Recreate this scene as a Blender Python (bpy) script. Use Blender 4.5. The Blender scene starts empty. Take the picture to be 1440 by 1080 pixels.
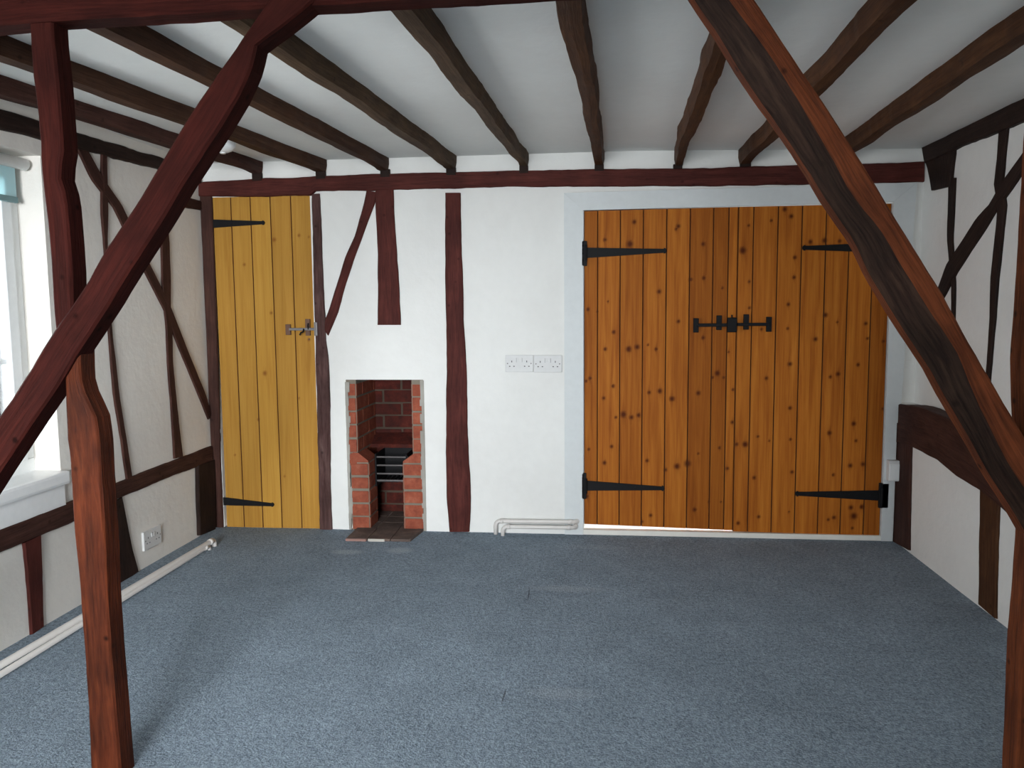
import bpy, bmesh, math, random
from mathutils import Vector, Matrix, noise

random.seed(7)
SC = bpy.context.scene
COL = SC.collection

# ------------------------------------------------------------------ camera
FOC = 1100.0                      # focal length in pixels of the 1440 x 1080 frame
CAM = Vector((0.0, -4.0, 1.175))
def cam_axes(yaw, pitch, roll):
    y, p, r = (math.radians(a) for a in (yaw, pitch, roll))
    f = Vector((-math.sin(y)*math.cos(p), math.cos(y)*math.cos(p), -math.sin(p)))
    rt = f.cross(Vector((0, 0, 1))).normalized()
    up = rt.cross(f)
    return f, rt*math.cos(r) - up*math.sin(r), up*math.cos(r) + rt*math.sin(r)
FW, RT, UP = cam_axes(6.0, 5.5, 0.5)
cd = bpy.data.cameras.new('camera')
cam = bpy.data.objects.new('camera', cd)
COL.objects.link(cam)
cd.sensor_fit = 'HORIZONTAL'
cd.sensor_width = 36.0
cd.lens = FOC/1440*36.0
cd.clip_start = 0.02
m = Matrix((RT, UP, -FW)).transposed().to_4x4()
m.translation = CAM
cam.matrix_world = m
SC.camera = cam

# ------------------------------------------------------------------ light and exposure
SC.view_settings.view_transform = 'Standard'
SC.view_settings.look = 'None'
SC.view_settings.gamma = 1.0
SC.view_settings.use_curve_mapping = False
SC.view_settings.exposure = 0.0
SC.cycles.max_bounces = 12
SC.cycles.diffuse_bounces = 6
SC.cycles.use_denoising = True
# overcast sky, bright lobe added behind the viewer to light the end wall; ground about as bright
LOBE_DIR = Vector((.20, -1, .15)).normalized()
SKY_BASE, SKY_LOBE, LOBE_POW = 9.3, 108.0, 17.0
w = bpy.data.worlds.new('sky')
SC.world = w
w.use_nodes = True
wt = w.node_tree
bg = wt.nodes['Background']
def wn(kind, op=None, a=None, b=None):
    d = wt.nodes.new(kind)
    if op: d.operation = op
    for k, v in ((0, a), (1, b)):
        if v is None: continue
        if hasattr(v, 'is_linked'): wt.links.new(v, d.inputs[k])
        else: d.inputs[k].default_value = v
    return d
wdir = wt.nodes.new('ShaderNodeTexCoord').outputs['Generated']
dot = wn('ShaderNodeVectorMath', 'DOT_PRODUCT', wdir, LOBE_DIR).outputs['Value']
lobe = wn('ShaderNodeMath', 'POWER', wn('ShaderNodeMath', 'MAXIMUM', dot, 0.0).outputs[0], LOBE_POW).outputs[0]
sep = wt.nodes.new('ShaderNodeSeparateXYZ'); wt.links.new(wdir, sep.inputs[0])
gnd = wt.nodes.new('ShaderNodeMapRange')
wt.links.new(sep.outputs['Z'], gnd.inputs['Value'])
for k, v in (('From Min', -.10), ('From Max', .02), ('To Min', 1.05), ('To Max', 1.0)): gnd.inputs[k].default_value = v
tot = wn('ShaderNodeMath', 'ADD', wn('ShaderNodeMath', 'MULTIPLY', lobe, SKY_LOBE).outputs[0], SKY_BASE).outputs[0]
wt.links.new(wn('ShaderNodeMath', 'MULTIPLY', tot, gnd.outputs[0]).outputs[0], bg.inputs['Strength'])
bg.inputs['Color'].default_value = (.93, .97, 1.0, 1)

def portal(name, loc, rot, sx, sy):
    l = bpy.data.lights.new(name, 'AREA')
    l.shape = 'RECTANGLE'; l.size = sx; l.size_y = sy
    l.cycles.is_portal = True
    o = bpy.data.objects.new(name, l)
    o.location = loc; o.rotation_euler = rot
    COL.objects.link(o)

# ------------------------------------------------------------------ measures of the room (metres, floor at 0)
XL, XR, XRU = -2.06, 1.50, 1.565      # left wall, right wall below the ledge, right wall above it
ZC = 1.946                            # ceiling (it drops a little towards the shaded wall)
def zceil(x): return ZC - .030*max(0.0, min(1.0, (x-.2)/1.36))
ZJ = 1.889                            # underside of the joists
YT = -2.25                            # front of the open timber frame
YF = -6.2                             # wall behind the viewer

def sight(x, y):
    return FW + RT*((x-720)/FOC) + UP*((540-y)/FOC)
def at(x, y, axis, v):                # the point of the plane axis = v seen at that place of the survey photograph
    k = 'XYZ'.index(axis)
    d = sight(x, y)
    return CAM + d*((v-CAM[k])/d[k])

# ------------------------------------------------------------------ objects
def meta(o, label, cat, group=None, kind=None):
    if label: o['label'] = label
    if cat: o['category'] = cat
    if group: o['group'] = group
    if kind: o['kind'] = kind
    return o
def thing(name, loc, label, cat, group=None, kind=None):
    o = bpy.data.objects.new(name, None)
    o.empty_display_size = .05
    COL.objects.link(o)
    o.location = loc
    return meta(o, label, cat, group, kind)
def mesh_obj(name, verts, faces, mats, parent=None, idx=None, uvs=None, smooth=False, recalc=True):
    me = bpy.data.meshes.new(name)
    me.from_pydata([tuple(v) for v in verts], [], faces)
    for mt in (mats if isinstance(mats, (list, tuple)) else [mats]):
        me.materials.append(mt)
    if idx: me.polygons.foreach_set('material_index', idx)
    if uvs:
        uv = me.uv_layers.new(name='grain')
        flat = []
        for p in me.polygons:
            for q in range(p.loop_total):
                flat += uvs[p.index][q]
        uv.data.foreach_set('uv', flat)
    if recalc:
        bm = bmesh.new(); bm.from_mesh(me)
        bmesh.ops.recalc_face_normals(bm, faces=bm.faces)
        bm.to_mesh(me); bm.free()
    if smooth:
        me.polygons.foreach_set('use_smooth', [True]*len(me.polygons))
    me.update()
    o = bpy.data.objects.new(name, me)
    COL.objects.link(o)
    if parent: attach(o, parent)
    return o
def attach(o, parent):
    o.parent = parent
    o.matrix_parent_inverse = Matrix.Translation(-parent.location)
class MB:                              # collects shapes into one mesh
    def __init__(s): s.v = []; s.f = []; s.i = []
    def add(s, vs, fs, mi=0):
        n = len(s.v)
        s.v += [Vector(v) for v in vs]
        s.f += [tuple(n+k for k in f) for f in fs]
        s.i += [mi]*len(fs)
    def box(s, x0, x1, y0, y1, z0, z1, mi=0, bev=0.0):
        if bev <= 0:
            vs = [(x, y, z) for x in (x0, x1) for y in (y0, y1) for z in (z0, z1)]
            s.add(vs, [(0,1,3,2), (4,6,7,5), (0,4,5,1), (2,3,7,6), (0,2,6,4), (1,5,7,3)], mi)
            return
        bm = bmesh.new()
        bmesh.ops.create_cube(bm, size=1.0)
        bmesh.ops.scale(bm, vec=(x1-x0, y1-y0, z1-z0), verts=bm.verts)
        bmesh.ops.bevel(bm, geom=list(bm.edges), offset=bev, segments=2, affect='EDGES', profile=.6)
        c = Vector(((x0+x1)/2, (y0+y1)/2, (z0+z1)/2))
        bm.verts.index_update()
        s.add([v.co+c for v in bm.verts], [[v.index for v in f.verts] for f in bm.faces], mi)
        bm.free()
    def prism(s, poly, axis, a, b, mi=0):   # polygon in the two other axes, drawn from a to b along axis
        n = len(poly)
        def pt(p, t):
            return {'X': (t, p[0], p[1]), 'Y': (p[0], t, p[1]), 'Z': (p[0], p[1], t)}[axis]
        vs = [pt(p, a) for p in poly] + [pt(p, b) for p in poly]
        fs = [tuple(range(n)), tuple(range(2*n-1, n-1, -1))] + [(k, (k+1) % n, n+(k+1) % n, n+k) for k in range(n)]
        s.add(vs, fs, mi)
    def tube(s, pts, r, n=14, mi=0, cap=True):
        pts = [Vector(p) for p in pts]
        rings = []
        prev = None
        for k, p in enumerate(pts):
            t = (pts[min(k+1, len(pts)-1)] - pts[max(k-1, 0)]).normalized()
            if prev is None:
                u = t.orthogonal().normalized()
            else:
                u = (prev - t*prev.dot(t)).normalized()
            prev = u
            v = t.cross(u)
            rings.append([p + (u*math.cos(2*math.pi*q/n) + v*math.sin(2*math.pi*q/n))*(r[k] if isinstance(r, list) else r) for q in range(n)])
        vs = [v for rg in rings for v in rg]
        fs = [(a*n+q, a*n+(q+1) % n, (a+1)*n+(q+1) % n, (a+1)*n+q) for a in range(len(rings)-1) for q in range(n)]
        if cap: fs += [tuple(range(n)), tuple(range((len(rings)-1)*n, len(rings)*n))]
        s.add(vs, fs, mi)
    def build(s, name, mats, parent=None, smooth=False):
        return mesh_obj(name, s.v, s.f, mats, parent, idx=s.i, smooth=smooth)
def arc(c, a, b, r, n=6):              # bend between directions a and b around the corner c
    a = Vector(a).normalized(); b = Vector(b).normalized(); c = Vector(c)
    p0, p1 = c + a*r, c + b*r
    o = c + (a+b)*r
    out = []
    for k in range(n+1):
        t = k/n*math.pi/2
        out.append(o - b*r*math.cos(t) - a*r*math.sin(t))
    return out

# ------------------------------------------------------------------ materials
def lin(h):
    h = h.lstrip('#')
    c = [int(h[k:k+2], 16)/255 for k in (0, 2, 4)]
    return tuple(x/12.92 if x <= .04045 else ((x+.055)/1.055)**2.4 for x in c)
class NT:
    def __init__(s, name, rough=.6, spec=.4):
        s.m = bpy.data.materials.new(name); s.m.use_nodes = True
        s.t = s.m.node_tree; s.b = s.t.nodes['Principled BSDF']
        s.b.inputs['Roughness'].default_value = rough
        s.b.inputs['Specular IOR Level'].default_value = spec
    def n(s, kind, **kw):
        d = s.t.nodes.new(kind)
        for k, v in kw.items():
            if k.startswith('i_'): d.inputs[int(k[2:]) if k[2:].isdigit() else k[2:].replace('_', ' ')].default_value = v
            else: setattr(d, k, v)
        return d
    def l(s, a, b): s.t.links.new(a, b)
    def coords(s, kind='Object', scale=(1, 1, 1)):
        tc = s.n('ShaderNodeTexCoord'); mp = s.n('ShaderNodeMapping')
        mp.inputs['Scale'].default_value = scale
        s.l(tc.outputs[kind], mp.inputs['Vector'])
        return mp.outputs['Vector']
    def noise(s, vec, scale, detail=3, rough=.55, dist=0):
        d = s.n('ShaderNodeTexNoise')
        d.inputs['Scale'].default_value = scale; d.inputs['Detail'].default_value = detail
        d.inputs['Roughness'].default_value = rough; d.inputs['Distortion'].default_value = dist
        s.l(vec, d.inputs['Vector'])
        return d.outputs['Fac']
    def ramp(s, fac, stops):
        d = s.n('ShaderNodeValToRGB')
        e = d.color_ramp.elements
        while len(e) < len(stops): e.new(.5)
        for k, (p, c) in enumerate(stops):
            e[k].position = p
            e[k].color = (*c, 1) if len(c) == 3 else c
        s.l(fac, d.inputs['Fac'])
        return d.outputs['Color']
    def mix(s, fac, a, b, mode='MIX'):
        d = s.n('ShaderNodeMix', data_type='RGBA', blend_type=mode)
        for sock, v in ((d.inputs[0], fac), (d.inputs[6], a), (d.inputs[7], b)):
            if hasattr(v, 'is_linked'): s.l(v, sock)
            elif isinstance(v, (int, float)): sock.default_value = v
            else: sock.default_value = (*v, 1)
        return d.outputs[2]
    def bump(s, h, strength, dist=.01):
        d = s.n('ShaderNodeBump')
        d.inputs['Strength'].default_value = strength; d.inputs['Distance'].default_value = dist
        s.l(h, d.inputs['Height'])
        s.l(d.outputs['Normal'], s.b.inputs['Normal'])
    def color(s, c):
        if hasattr(c, 'is_linked'): s.l(c, s.b.inputs['Base Color'])
        else: s.b.inputs['Base Color'].default_value = (*c, 1)
        return s.m

def plain(name, c, rough=.5, metal=0.0, spec=.5):
    t = NT(name, rough, spec); t.b.inputs['Metallic'].default_value = metal
    v = t.coords(); f = t.noise(v, 35, 3)
    d = tuple(x*.955 for x in c)
    return t.color(t.ramp(f, [(.3, d), (.7, c)]))
def plaster(name, c, stain, bumpy=.35):
    t = NT(name, .85, .2)
    v = t.coords()
    big = t.noise(v, 1.6, 4, .6)
    fine = t.noise(v, 26, 5, .6)
    col = t.ramp(big, [(.38, stain), (.58, c)])
    col = t.mix(.12, col, t.ramp(fine, [(.3, tuple(x*.8 for x in c)), (.7, c)]))
    mid = t.noise(v, 7, 3)
    t.bump(t.mix(.45, mid, fine), bumpy, .012)
    return t.color(col)
def timber_mat(name, c1, c2, c3, rough=.5, spec=.4, bump=.5, spots=.5):
    t = NT(name, rough, spec)
    tc = t.n('ShaderNodeUVMap'); mp = t.n('ShaderNodeMapping')
    mp.inputs['Scale'].default_value = (1.3, 14, 1)
    t.l(tc.outputs['UV'], mp.inputs['Vector'])
    g = t.noise(mp.outputs['Vector'], 3.2, 6, .62, .6)
    mp2 = t.n('ShaderNodeMapping'); mp2.inputs['Scale'].default_value = (5, 90, 1)
    t.l(tc.outputs['UV'], mp2.inputs['Vector'])
    g2 = t.noise(mp2.outputs['Vector'], 2.0, 3, .6)
    o = t.coords()
    patch = t.noise(o, 5.5, 4, .6)
    col = t.ramp(g, [(.28, c2), (.52, c1), (.75, c3)])
    col = t.mix(t.ramp(patch, [(.42, (0, 0, 0)), (.66, (.75, .75, .75))]), col, c2)
    col = t.mix(.22, col, t.ramp(g2, [(.35, tuple(x*.4 for x in c2)), (.62, c3)]))
    vo = t.n('ShaderNodeTexVoronoi'); vo.inputs['Scale'].default_value = 13
    t.l(o, vo.inputs['Vector'])
    sp = t.ramp(vo.outputs['Distance'], [(.05, (spots,)*3), (.13, (0, 0, 0))])
    col = t.mix(sp, col, tuple(x*.18 for x in c2))
    t.bump(t.mix(.5, g, g2), bump, .006)
    return t.color(col)

M = {}
M['plaster'] = plaster('white_plaster', (.80, .80, .775), (.755, .75, .725))
M['plaster_warm'] = plaster('cream_white_plaster', (.775, .745, .695), (.735, .70, .65))
M['ceiling'] = plaster('ceiling_plaster', (.80, .815, .79), (.765, .775, .75), .2)
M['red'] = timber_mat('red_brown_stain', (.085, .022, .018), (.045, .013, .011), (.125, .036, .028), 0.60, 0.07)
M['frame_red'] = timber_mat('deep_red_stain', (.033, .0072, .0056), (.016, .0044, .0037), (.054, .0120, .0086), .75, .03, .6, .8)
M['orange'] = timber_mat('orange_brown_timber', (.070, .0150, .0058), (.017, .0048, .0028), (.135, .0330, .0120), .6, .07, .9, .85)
M['orange_brace'] = timber_mat('bright_orange_brown_timber', (.115, .030, .0105), (.036, .0090, .0045), (.210, .058, .020), .6, .07, .8, .85)
M['brown'] = timber_mat('grey_brown_joist', (.088, .053, .031), (.044, .026, .017), (.145, .095, .058), .65, .07)
M['brown_dark'] = timber_mat('dark_brown_joist', (.068, .032, .019), (.034, .016, .011), (.105, .053, .032), .6, .07)
M['rust'] = timber_mat('rust_brown_joist', (.080, .034, .016), (.036, .015, .009), (.120, .056, .027), .6, .07)
M['dark'] = timber_mat('dark_brown_stain', (.062, .027, .021), (.030, .014, .012), (.092, .043, .032), 0.60, 0.07)
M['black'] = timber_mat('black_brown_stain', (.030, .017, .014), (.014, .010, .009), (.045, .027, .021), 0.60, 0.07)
M['wane'] = timber_mat('dark_waney_edge', (.024, .0125, .0095), (.009, .006, .005), (.070, .040, .026), .6, .05, 1.0)
M['purple'] = timber_mat('worn_purple_brown', (.085, .042, .038), (.036, .016, .015), (.145, .090, .082), 0.60, 0.07)
M['iron'] = plain('black_iron', (.009, .009, .010), .55, 0.0, .12)
M['steel'] = plain('worn_grey_steel', (.17, .16, .16), .42, .7)
M['rusty'] = plain('rusty_steel', (.13, .065, .04), .6, .3)
M['plastic'] = plain('white_plastic', (.66, .66, .655), .4, 0.0, .2)
M['slot'] = plain('dark_slot', (.03, .03, .035), .6)
M['gloss'] = plain('white_gloss_paint', (.80, .81, .81), .3)
M['trim'] = plain('white_satin_paint', (.66, .69, .695), .45, 0.0, .2)
M['cream'] = plain('cream_gloss_paint', (.78, .76, .70), .4)
M['pipe'] = plain('painted_pipe', (.66, .63, .60), .4)
M['upvc'] = plain('white_upvc', (.82, .84, .84), .25)
M['mortar'] = plaster('grey_mortar', (.225, .195, .155), (.16, .135, .105), .8)
M['glass'] = None

M['plaster_raw'] = plaster('raw_plaster_edge', (.42, .40, .36), (.24, .22, .19), 1.0)
def brick_mat(name, c1, c2, c3):
    t = NT(name, .85, .2)
    v = t.coords()
    f = t.noise(v, 22, 5, .65)
    g = t.noise(v, 5, 2)
    col = t.ramp(f, [(.3, c2), (.55, c1), (.8, c3)])
    col = t.mix(t.ramp(g, [(.4, (0, 0, 0)), (.7, (.6, .6, .6))]), col, c2)
    t.bump(f, .6, .006)
    return t.color(col)
M['brick'] = brick_mat('red_brick', (.31, .082, .045), (.20, .050, .030), (.39, .16, .10))
M['brick_soot_shade'] = brick_mat('sooty_shaded_red_brick', (.080, .014, .009), (.030, .009, .007), (.125, .027, .016))  # soot plus painted shade: darkened further for the unlit throat
M['mortar_soot_shade'] = plaster('sooty_shaded_mortar', (.085, .062, .045), (.05, .036, .028), .8)  # joints inside the fireplace, soot and shade in one colour
M['tile'] = brick_mat('quarry_tile', (.135, .095, .080), (.085, .065, .058), (.19, .14, .115))
M['tile_edge'] = plain('pink_tile_edge', (.30, .17, .14), .7)

def carpet():
    t = NT('blue_grey_carpet', .95, .1)
    v = t.coords()
    a = t.noise(v, 150, 2, .7)
    b = t.noise(v, 60, 4, .7)
    c = t.noise(v, 2.2, 4, .6)
    d = t.noise(v, 9, 4, .65)
    col = t.ramp(a, [(.33, (.125, .157, .194)), (.5, (.218, .272, .326)), (.66, (.37, .45, .53))])
    col = t.mix(.40, col, t.ramp(b, [(.38, (.105, .133, .163)), (.62, (.37, .455, .535))]))
    col = t.mix(.35, col, t.mix(1.0, col, t.ramp(t.mix(.5, c, d), [(.35, (.62, .62, .62)), (.65, (1.3, 1.3, 1.3))]), 'MULTIPLY'))
    for (x, y, rx, ry, k) in WORN:     # worn, paler tufts
        tc = t.n('ShaderNodeTexCoord'); mp = t.n('ShaderNodeMapping', vector_type='TEXTURE')
        mp.inputs['Location'].default_value = (x, y, 0); mp.inputs['Scale'].default_value = (rx, ry, 1)
        t.l(tc.outputs['Object'], mp.inputs['Vector'])
        g = t.n('ShaderNodeTexGradient', gradient_type='SPHERICAL')
        t.l(mp.outputs['Vector'], g.inputs['Vector'])
        f = t.ramp(g.outputs['Fac'], [(.0, (0, 0, 0)), (.55, (k, k, k))])
        col = t.mix(f, col, t.ramp(a, [(.3, (.27, .31, .355)), (.7, (.46, .52, .58))]))
    for (px, py, qx, qy) in ((745, 826, 742, 846), (712, 968, 705, 990), (990, 757, 1003, 757.5)):   # little slits at the joins
        p, q = at(px, py, 'Z', 0), at(qx, qy, 'Z', 0); mid = (p+q)/2; dd = q-p
        tc = t.n('ShaderNodeTexCoord'); mp = t.n('ShaderNodeMapping', vector_type='TEXTURE')
        mp.inputs['Location'].default_value = (mid.x, mid.y, 0); mp.inputs['Scale'].default_value = (dd.length*.6, .0035, 1)
        mp.inputs['Rotation'].default_value = (0, 0, math.atan2(dd.y, dd.x))
        t.l(tc.outputs['Object'], mp.inputs['Vector'])
        g = t.n('ShaderNodeTexGradient', gradient_type='SPHERICAL'); t.l(mp.outputs['Vector'], g.inputs['Vector'])
        col = t.mix(t.ramp(g.outputs['Fac'], [(.05, (0, 0, 0)), (.5, (.6, .6, .6))]), col, (.03, .022, .026))
    t.bump(t.mix(.35, a, b), 1.0, .012)
    return t.color(col)
WORN = []
for px, py, rx, ry, k in ((488, 776, .10, .05, .75), (562, 774, .08, .06, .75), (800, 828, .20, .05, .4), (790, 975, .13, .05, .35),
                          (840, 770, .2, .05, .25)):
    p = at(px, py, 'Z', 0); WORN.append((p.x, p.y, rx, ry, k))
M['carpet'] = carpet()

def pine(name, c1, c2, c3, knot, rough=.55):
    t = NT(name, rough, .08)
    at_ = t.n('ShaderNodeAttribute', attribute_name='plank')
    ak = t.n('ShaderNodeAttribute', attribute_name='knot')
    tc = t.n('ShaderNodeTexCoord')
    off = t.n('ShaderNodeCombineXYZ')
    mul = t.n('ShaderNodeMath', operation='MULTIPLY'); mul.inputs[1].default_value = 17.0
    t.l(at_.outputs['Fac'], mul.inputs[0]); t.l(mul.outputs[0], off.inputs['Z']); t.l(mul.outputs[0], off.inputs['X'])
    ad = t.n('ShaderNodeVectorMath', operation='ADD')
    t.l(tc.outputs['Object'], ad.inputs[0]); t.l(off.outputs[0], ad.inputs[1])
    mp = t.n('ShaderNodeMapping'); mp.inputs['Scale'].default_value = (26, 1, 1.0)
    t.l(ad.outputs[0], mp.inputs['Vector'])
    # grain bends round the knots
    kd = t.n('ShaderNodeVectorMath', operation='ADD')
    kx = t.n('ShaderNodeCombineXYZ'); km = t.n('ShaderNodeMath', operation='MULTIPLY'); km.inputs[1].default_value = .8
    t.l(ak.outputs['Fac'], km.inputs[0]); t.l(km.outputs[0], kx.inputs['X'])
    t.l(mp.outputs['Vector'], kd.inputs[0]); t.l(kx.outputs[0], kd.inputs[1])
    g = t.noise(kd.outputs[0], 1.6, 5, .6, .4)
    mp2 = t.n('ShaderNodeMapping'); mp2.inputs['Scale'].default_value = (160, 1, 3)
    t.l(ad.outputs[0], mp2.inputs['Vector'])
    g2 = t.noise(mp2.outputs['Vector'], 1.3, 3)
    col = t.ramp(g, [(.30, c2), (.5, c1), (.72, c3)])
    col = t.mix(.25, col, t.ramp(g2, [(.35, c2), (.65, c3)]))
    tint = t.ramp(at_.outputs['Fac'], [(0, (.78, .74, .70)), (.5, (1, 1, 1)), (1, (1.12, 1.14, 1.1))])
    col = t.mix(1.0, col, tint, 'MULTIPLY')
    col = t.mix(t.ramp(ak.outputs['Fac'], [(.10, (0, 0, 0)), (.45, (.55, .55, .55)), (.85, (1, 1, 1))]), col, knot)
    t.bump(g2, .12, .003)
    return t.color(col)
M['pine'] = pine('orange_varnished_pine', (.385, .116, .0140), (.245, .060, .0075), (.51, .180, .025), (.085, .017, .004))
M['pine_pale'] = pine('honey_varnished_pine', (.41, .210, .038), (.335, .155, .026), (.47, .255, .054), (.24, .095, .018), .6)
M['groove'] = plain('dark_groove', (.12, .035, .008), .7)

def glass():
    mt = bpy.data.materials.new('window_glass'); mt.use_nodes = True
    t = mt.node_tree; t.nodes.clear()
    out = t.nodes.new('ShaderNodeOutputMaterial'); mx = t.nodes.new('ShaderNodeMixShader')
    tr = t.nodes.new('ShaderNodeBsdfTransparent'); gl = t.nodes.new('ShaderNodeBsdfGlossy')
    gl.inputs['Roughness'].default_value = .02
    fr = t.nodes.new('ShaderNodeFresnel'); fr.inputs['IOR'].default_value = 1.45
    t.links.new(fr.outputs[0], mx.inputs[0]); t.links.new(tr.outputs[0], mx.inputs[1]); t.links.new(gl.outputs[0], mx.inputs[2])
    t.links.new(mx.outputs[0], out.inputs[0])
    return mt
M['glass'] = glass()
def blind_fabric():
    t = NT('pale_teal_dotted_fabric', .8, .2)
    v = t.coords()
    vo = t.n('ShaderNodeTexVoronoi', voronoi_dimensions='3D'); vo.inputs['Scale'].default_value = 16; vo.inputs['Randomness'].default_value = .7
    t.l(v, vo.inputs['Vector'])
    t.color(t.ramp(vo.outputs['Distance'], [(.15, (.95, .97, .97)), (.20, (.62, .80, .82))]))
    tl = t.n('ShaderNodeBsdfTranslucent'); tl.inputs['Color'].default_value = (.72, .90, .93, 1)
    mx = t.n('ShaderNodeMixShader'); mx.inputs[0].default_value = .45
    out = t.t.nodes['Material Output']
    t.l(t.b.outputs[0], mx.inputs[1]); t.l(tl.outputs[0], mx.inputs[2]); t.l(mx.outputs[0], out.inputs[0])
    return t.m
M['blind'] = blind_fabric()

# ------------------------------------------------------------------ irregular timbers
def ring_mesh(name, rings, mats, uv_len, parent=None, mi=None):
    n = len(rings[0]); vs = [v for r in rings for v in r]
    fs, idx, uvs = [], [], []
    for a in range(len(rings)-1):
        for q in range(n):
            r = (q+1) % n
            fs.append((a*n+q, a*n+r, (a+1)*n+r, (a+1)*n+q))
            idx.append(mi[q] if mi else 0)
            u0, u1 = uv_len[a], uv_len[a+1]
            d0 = PER(rings[0], q); d1 = PER(rings[0], q+1)
            uvs.append([(u0, d0), (u0, d1), (u1, d1), (u1, d0)])
    for rg in (0, len(rings)-1):
        fs.append(tuple(rg*n+q for q in range(n))); idx.append(0)
        uvs.append([(q*.003, q*.02) for q in range(n)])
    return mesh_obj(name, vs, fs, mats, parent, idx, uvs)
def PER(ring, q):
    d = 0
    for k in range(q): d += (ring[(k+1) % len(ring)] - ring[k % len(ring)]).length
    return d
SEED = [0]
def timber(name, axis, val, rows, depth, mat, label, cat, group=None, backL=False, backR=False, jit=.003,
           cham=.005, chamL=None, step=.03, wane=None, parent=None):
    """A rough timber whose front lies in the plane axis = val and which runs back from the room by depth.
    rows: (left x, y, right x, y) of its two edges, surveyed one after the other along its length."""
    SEED[0] += 1; sd = SEED[0]*7.31
    sg = 1 if (axis != 'X' or val > 0) else -1
    ax = 'XYZ'.index(axis)
    nn = Vector((0, 0, 0)); nn[ax] = sg
    pts = []
    for lx, ly, rx, ry in rows:
        L = at(lx, ly, axis, val + (sg*depth if backL else 0)); R = at(rx, ry, axis, val + (sg*depth if backR else 0))
        L[ax] = val; R[ax] = val
        pts.append((L, R))
    S = [0]
    for k in range(1, len(pts)):
        S.append(S[-1] + ((pts[k][0]+pts[k][1])/2 - (pts[k-1][0]+pts[k-1][1])/2).length)
    n = max(2, int(S[-1]/step))
    rings, ul = [], []
    for a in range(n+1):
        s = S[-1]*a/n
        k = max(j for j in range(len(S)-1) if S[j] <= s + 1e-9)
        f = (s-S[k])/max(1e-9, S[k+1]-S[k])
        L = pts[k][0].lerp(pts[k+1][0], f); R = pts[k][1].lerp(pts[k+1][1], f)
        e = (R-L).normalized()
        j1 = noise.noise((s*7, sd, 0))*jit + noise.noise((s*23, sd, 4))*jit*.6
        j2 = noise.noise((s*7, sd, 9))*jit + noise.noise((s*23, sd, 14))*jit*.6
        L = L + e*j1; R = R + e*j2
        w = (R-L).length
        c = min(cham, w*.25)
        b = [noise.noise((s*12, sd, 20+q))*min(.002, depth*.1) for q in range(3)]
        if chamL: cLn, cLe = chamL[0]*(1+.25*noise.noise((s*6, sd, 31))), chamL[1]*(1+.35*noise.noise((s*5, sd, 37)))
        else: cLn = cLe = c
        ring = [L + nn*depth, L + nn*cLn, L + e*cLe,
                L + e*(cLe+(w-cLe-c)*.33) + nn*b[0], L + e*(cLe+(w-cLe-c)*.66) + nn*b[1],
                R - e*c, R + nn*c, R + nn*depth]
        rings.append(ring); ul.append(s)
    mi = None
    mats = [mat]
    if wane: mats = [mat, wane]; mi = [0, 1, 0, 0, 0, 0, 0, 0]
    o = ring_mesh(name, rings, mats, ul, parent, mi)
    if label: meta(o, label, cat, group)
    return o

# ------------------------------------------------------------------ the room shell
def wall_cells(axis, a_edges, z_edges, front, back, hole):
    """A wall as a solid of cells between two planes; hole(i, j) gives None (solid), 'open' or a front plane."""
    mb = MB()
    for i in range(len(a_edges)-1):
        for j in range(len(z_edges)-1):
            h = hole(i, j)
            if h == 'open': continue
            f = front if h is None else h
            lo, hi = min(f, back), max(f, back)
            if axis == 'Y': mb.box(a_edges[i], a_edges[i+1], lo, hi, z_edges[j], z_edges[j+1])
            else: mb.box(lo, hi, a_edges[i], a_edges[i+1], z_edges[j], z_edges[j+1])
    return mb

# fireplace, doors and windows as measured on the walls
fx0, fx1 = at(489, 640, 'Y', 0).x, at(597, 640, 'Y', 0).x
fz1 = at(545, 534, 'Y', 0).z
lx0, lx1 = at(305, 500, 'Y', 0).x, at(443, 500, 'Y', 0).x
lz1 = at(370, 276, 'Y', 0).z
dx0, dx1 = at(821, 500, 'Y', 0).x, at(1247, 500, 'Y', 0).x
dz1 = at(1035, 291, 'Y', 0).z
wA, wB = at(57, 219, 'X', XL), at(85, 663, 'X', XL)
wy1 = (wA.y+wB.y)/2; wy0 = wy1 - 1.55
wz0, wz1 = wB.z, wA.z

xs = [XL-.25, lx0, lx1, fx0, fx1, dx0, dx1, XRU+.25]
zs = [-.05, fz1, dz1, lz1, ZC+.02]
def back_hole(i, j):
    if i == 1 and j <= 2: return .045
    if i == 3 and j == 0: return 'open'
    if i == 5 and j <= 1: return .045
    return None
o = wall_cells('Y', xs, zs, 0.0, .14, back_hole)
o.box(fx0-.3, fx1+.3, .50, .55, -.05, ZC)
o.build('wall_back', M['plaster'])
meta(bpy.data.objects['wall_back'], 'white plastered end wall with two plank doors and a small fireplace', 'wall', kind='structure')

o = wall_cells('X', [YF, wy0, wy1, .14], [-.05, wz0, wz1, ZC+.02], XL, XL-.17, lambda i, j: 'open' if (i, j) == (1, 1) else None).build('wall_left', M['plaster_warm'])
meta(o, 'white plastered side wall with the window and thin dark braces', 'wall', kind='structure')
mb = MB()
ledge = at(1285, 563, 'Y', 0).z - .012
mb.box(XRU, XRU+.2, YF, .14, ledge, ZC+.02); mb.box(XR, XRU+.2, YF, .14, -.05, ledge)
meta(mb.build('wall_right', M['plaster']), 'white plastered side wall with dark bracing above a thicker lower part', 'wall', kind='structure')
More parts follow.
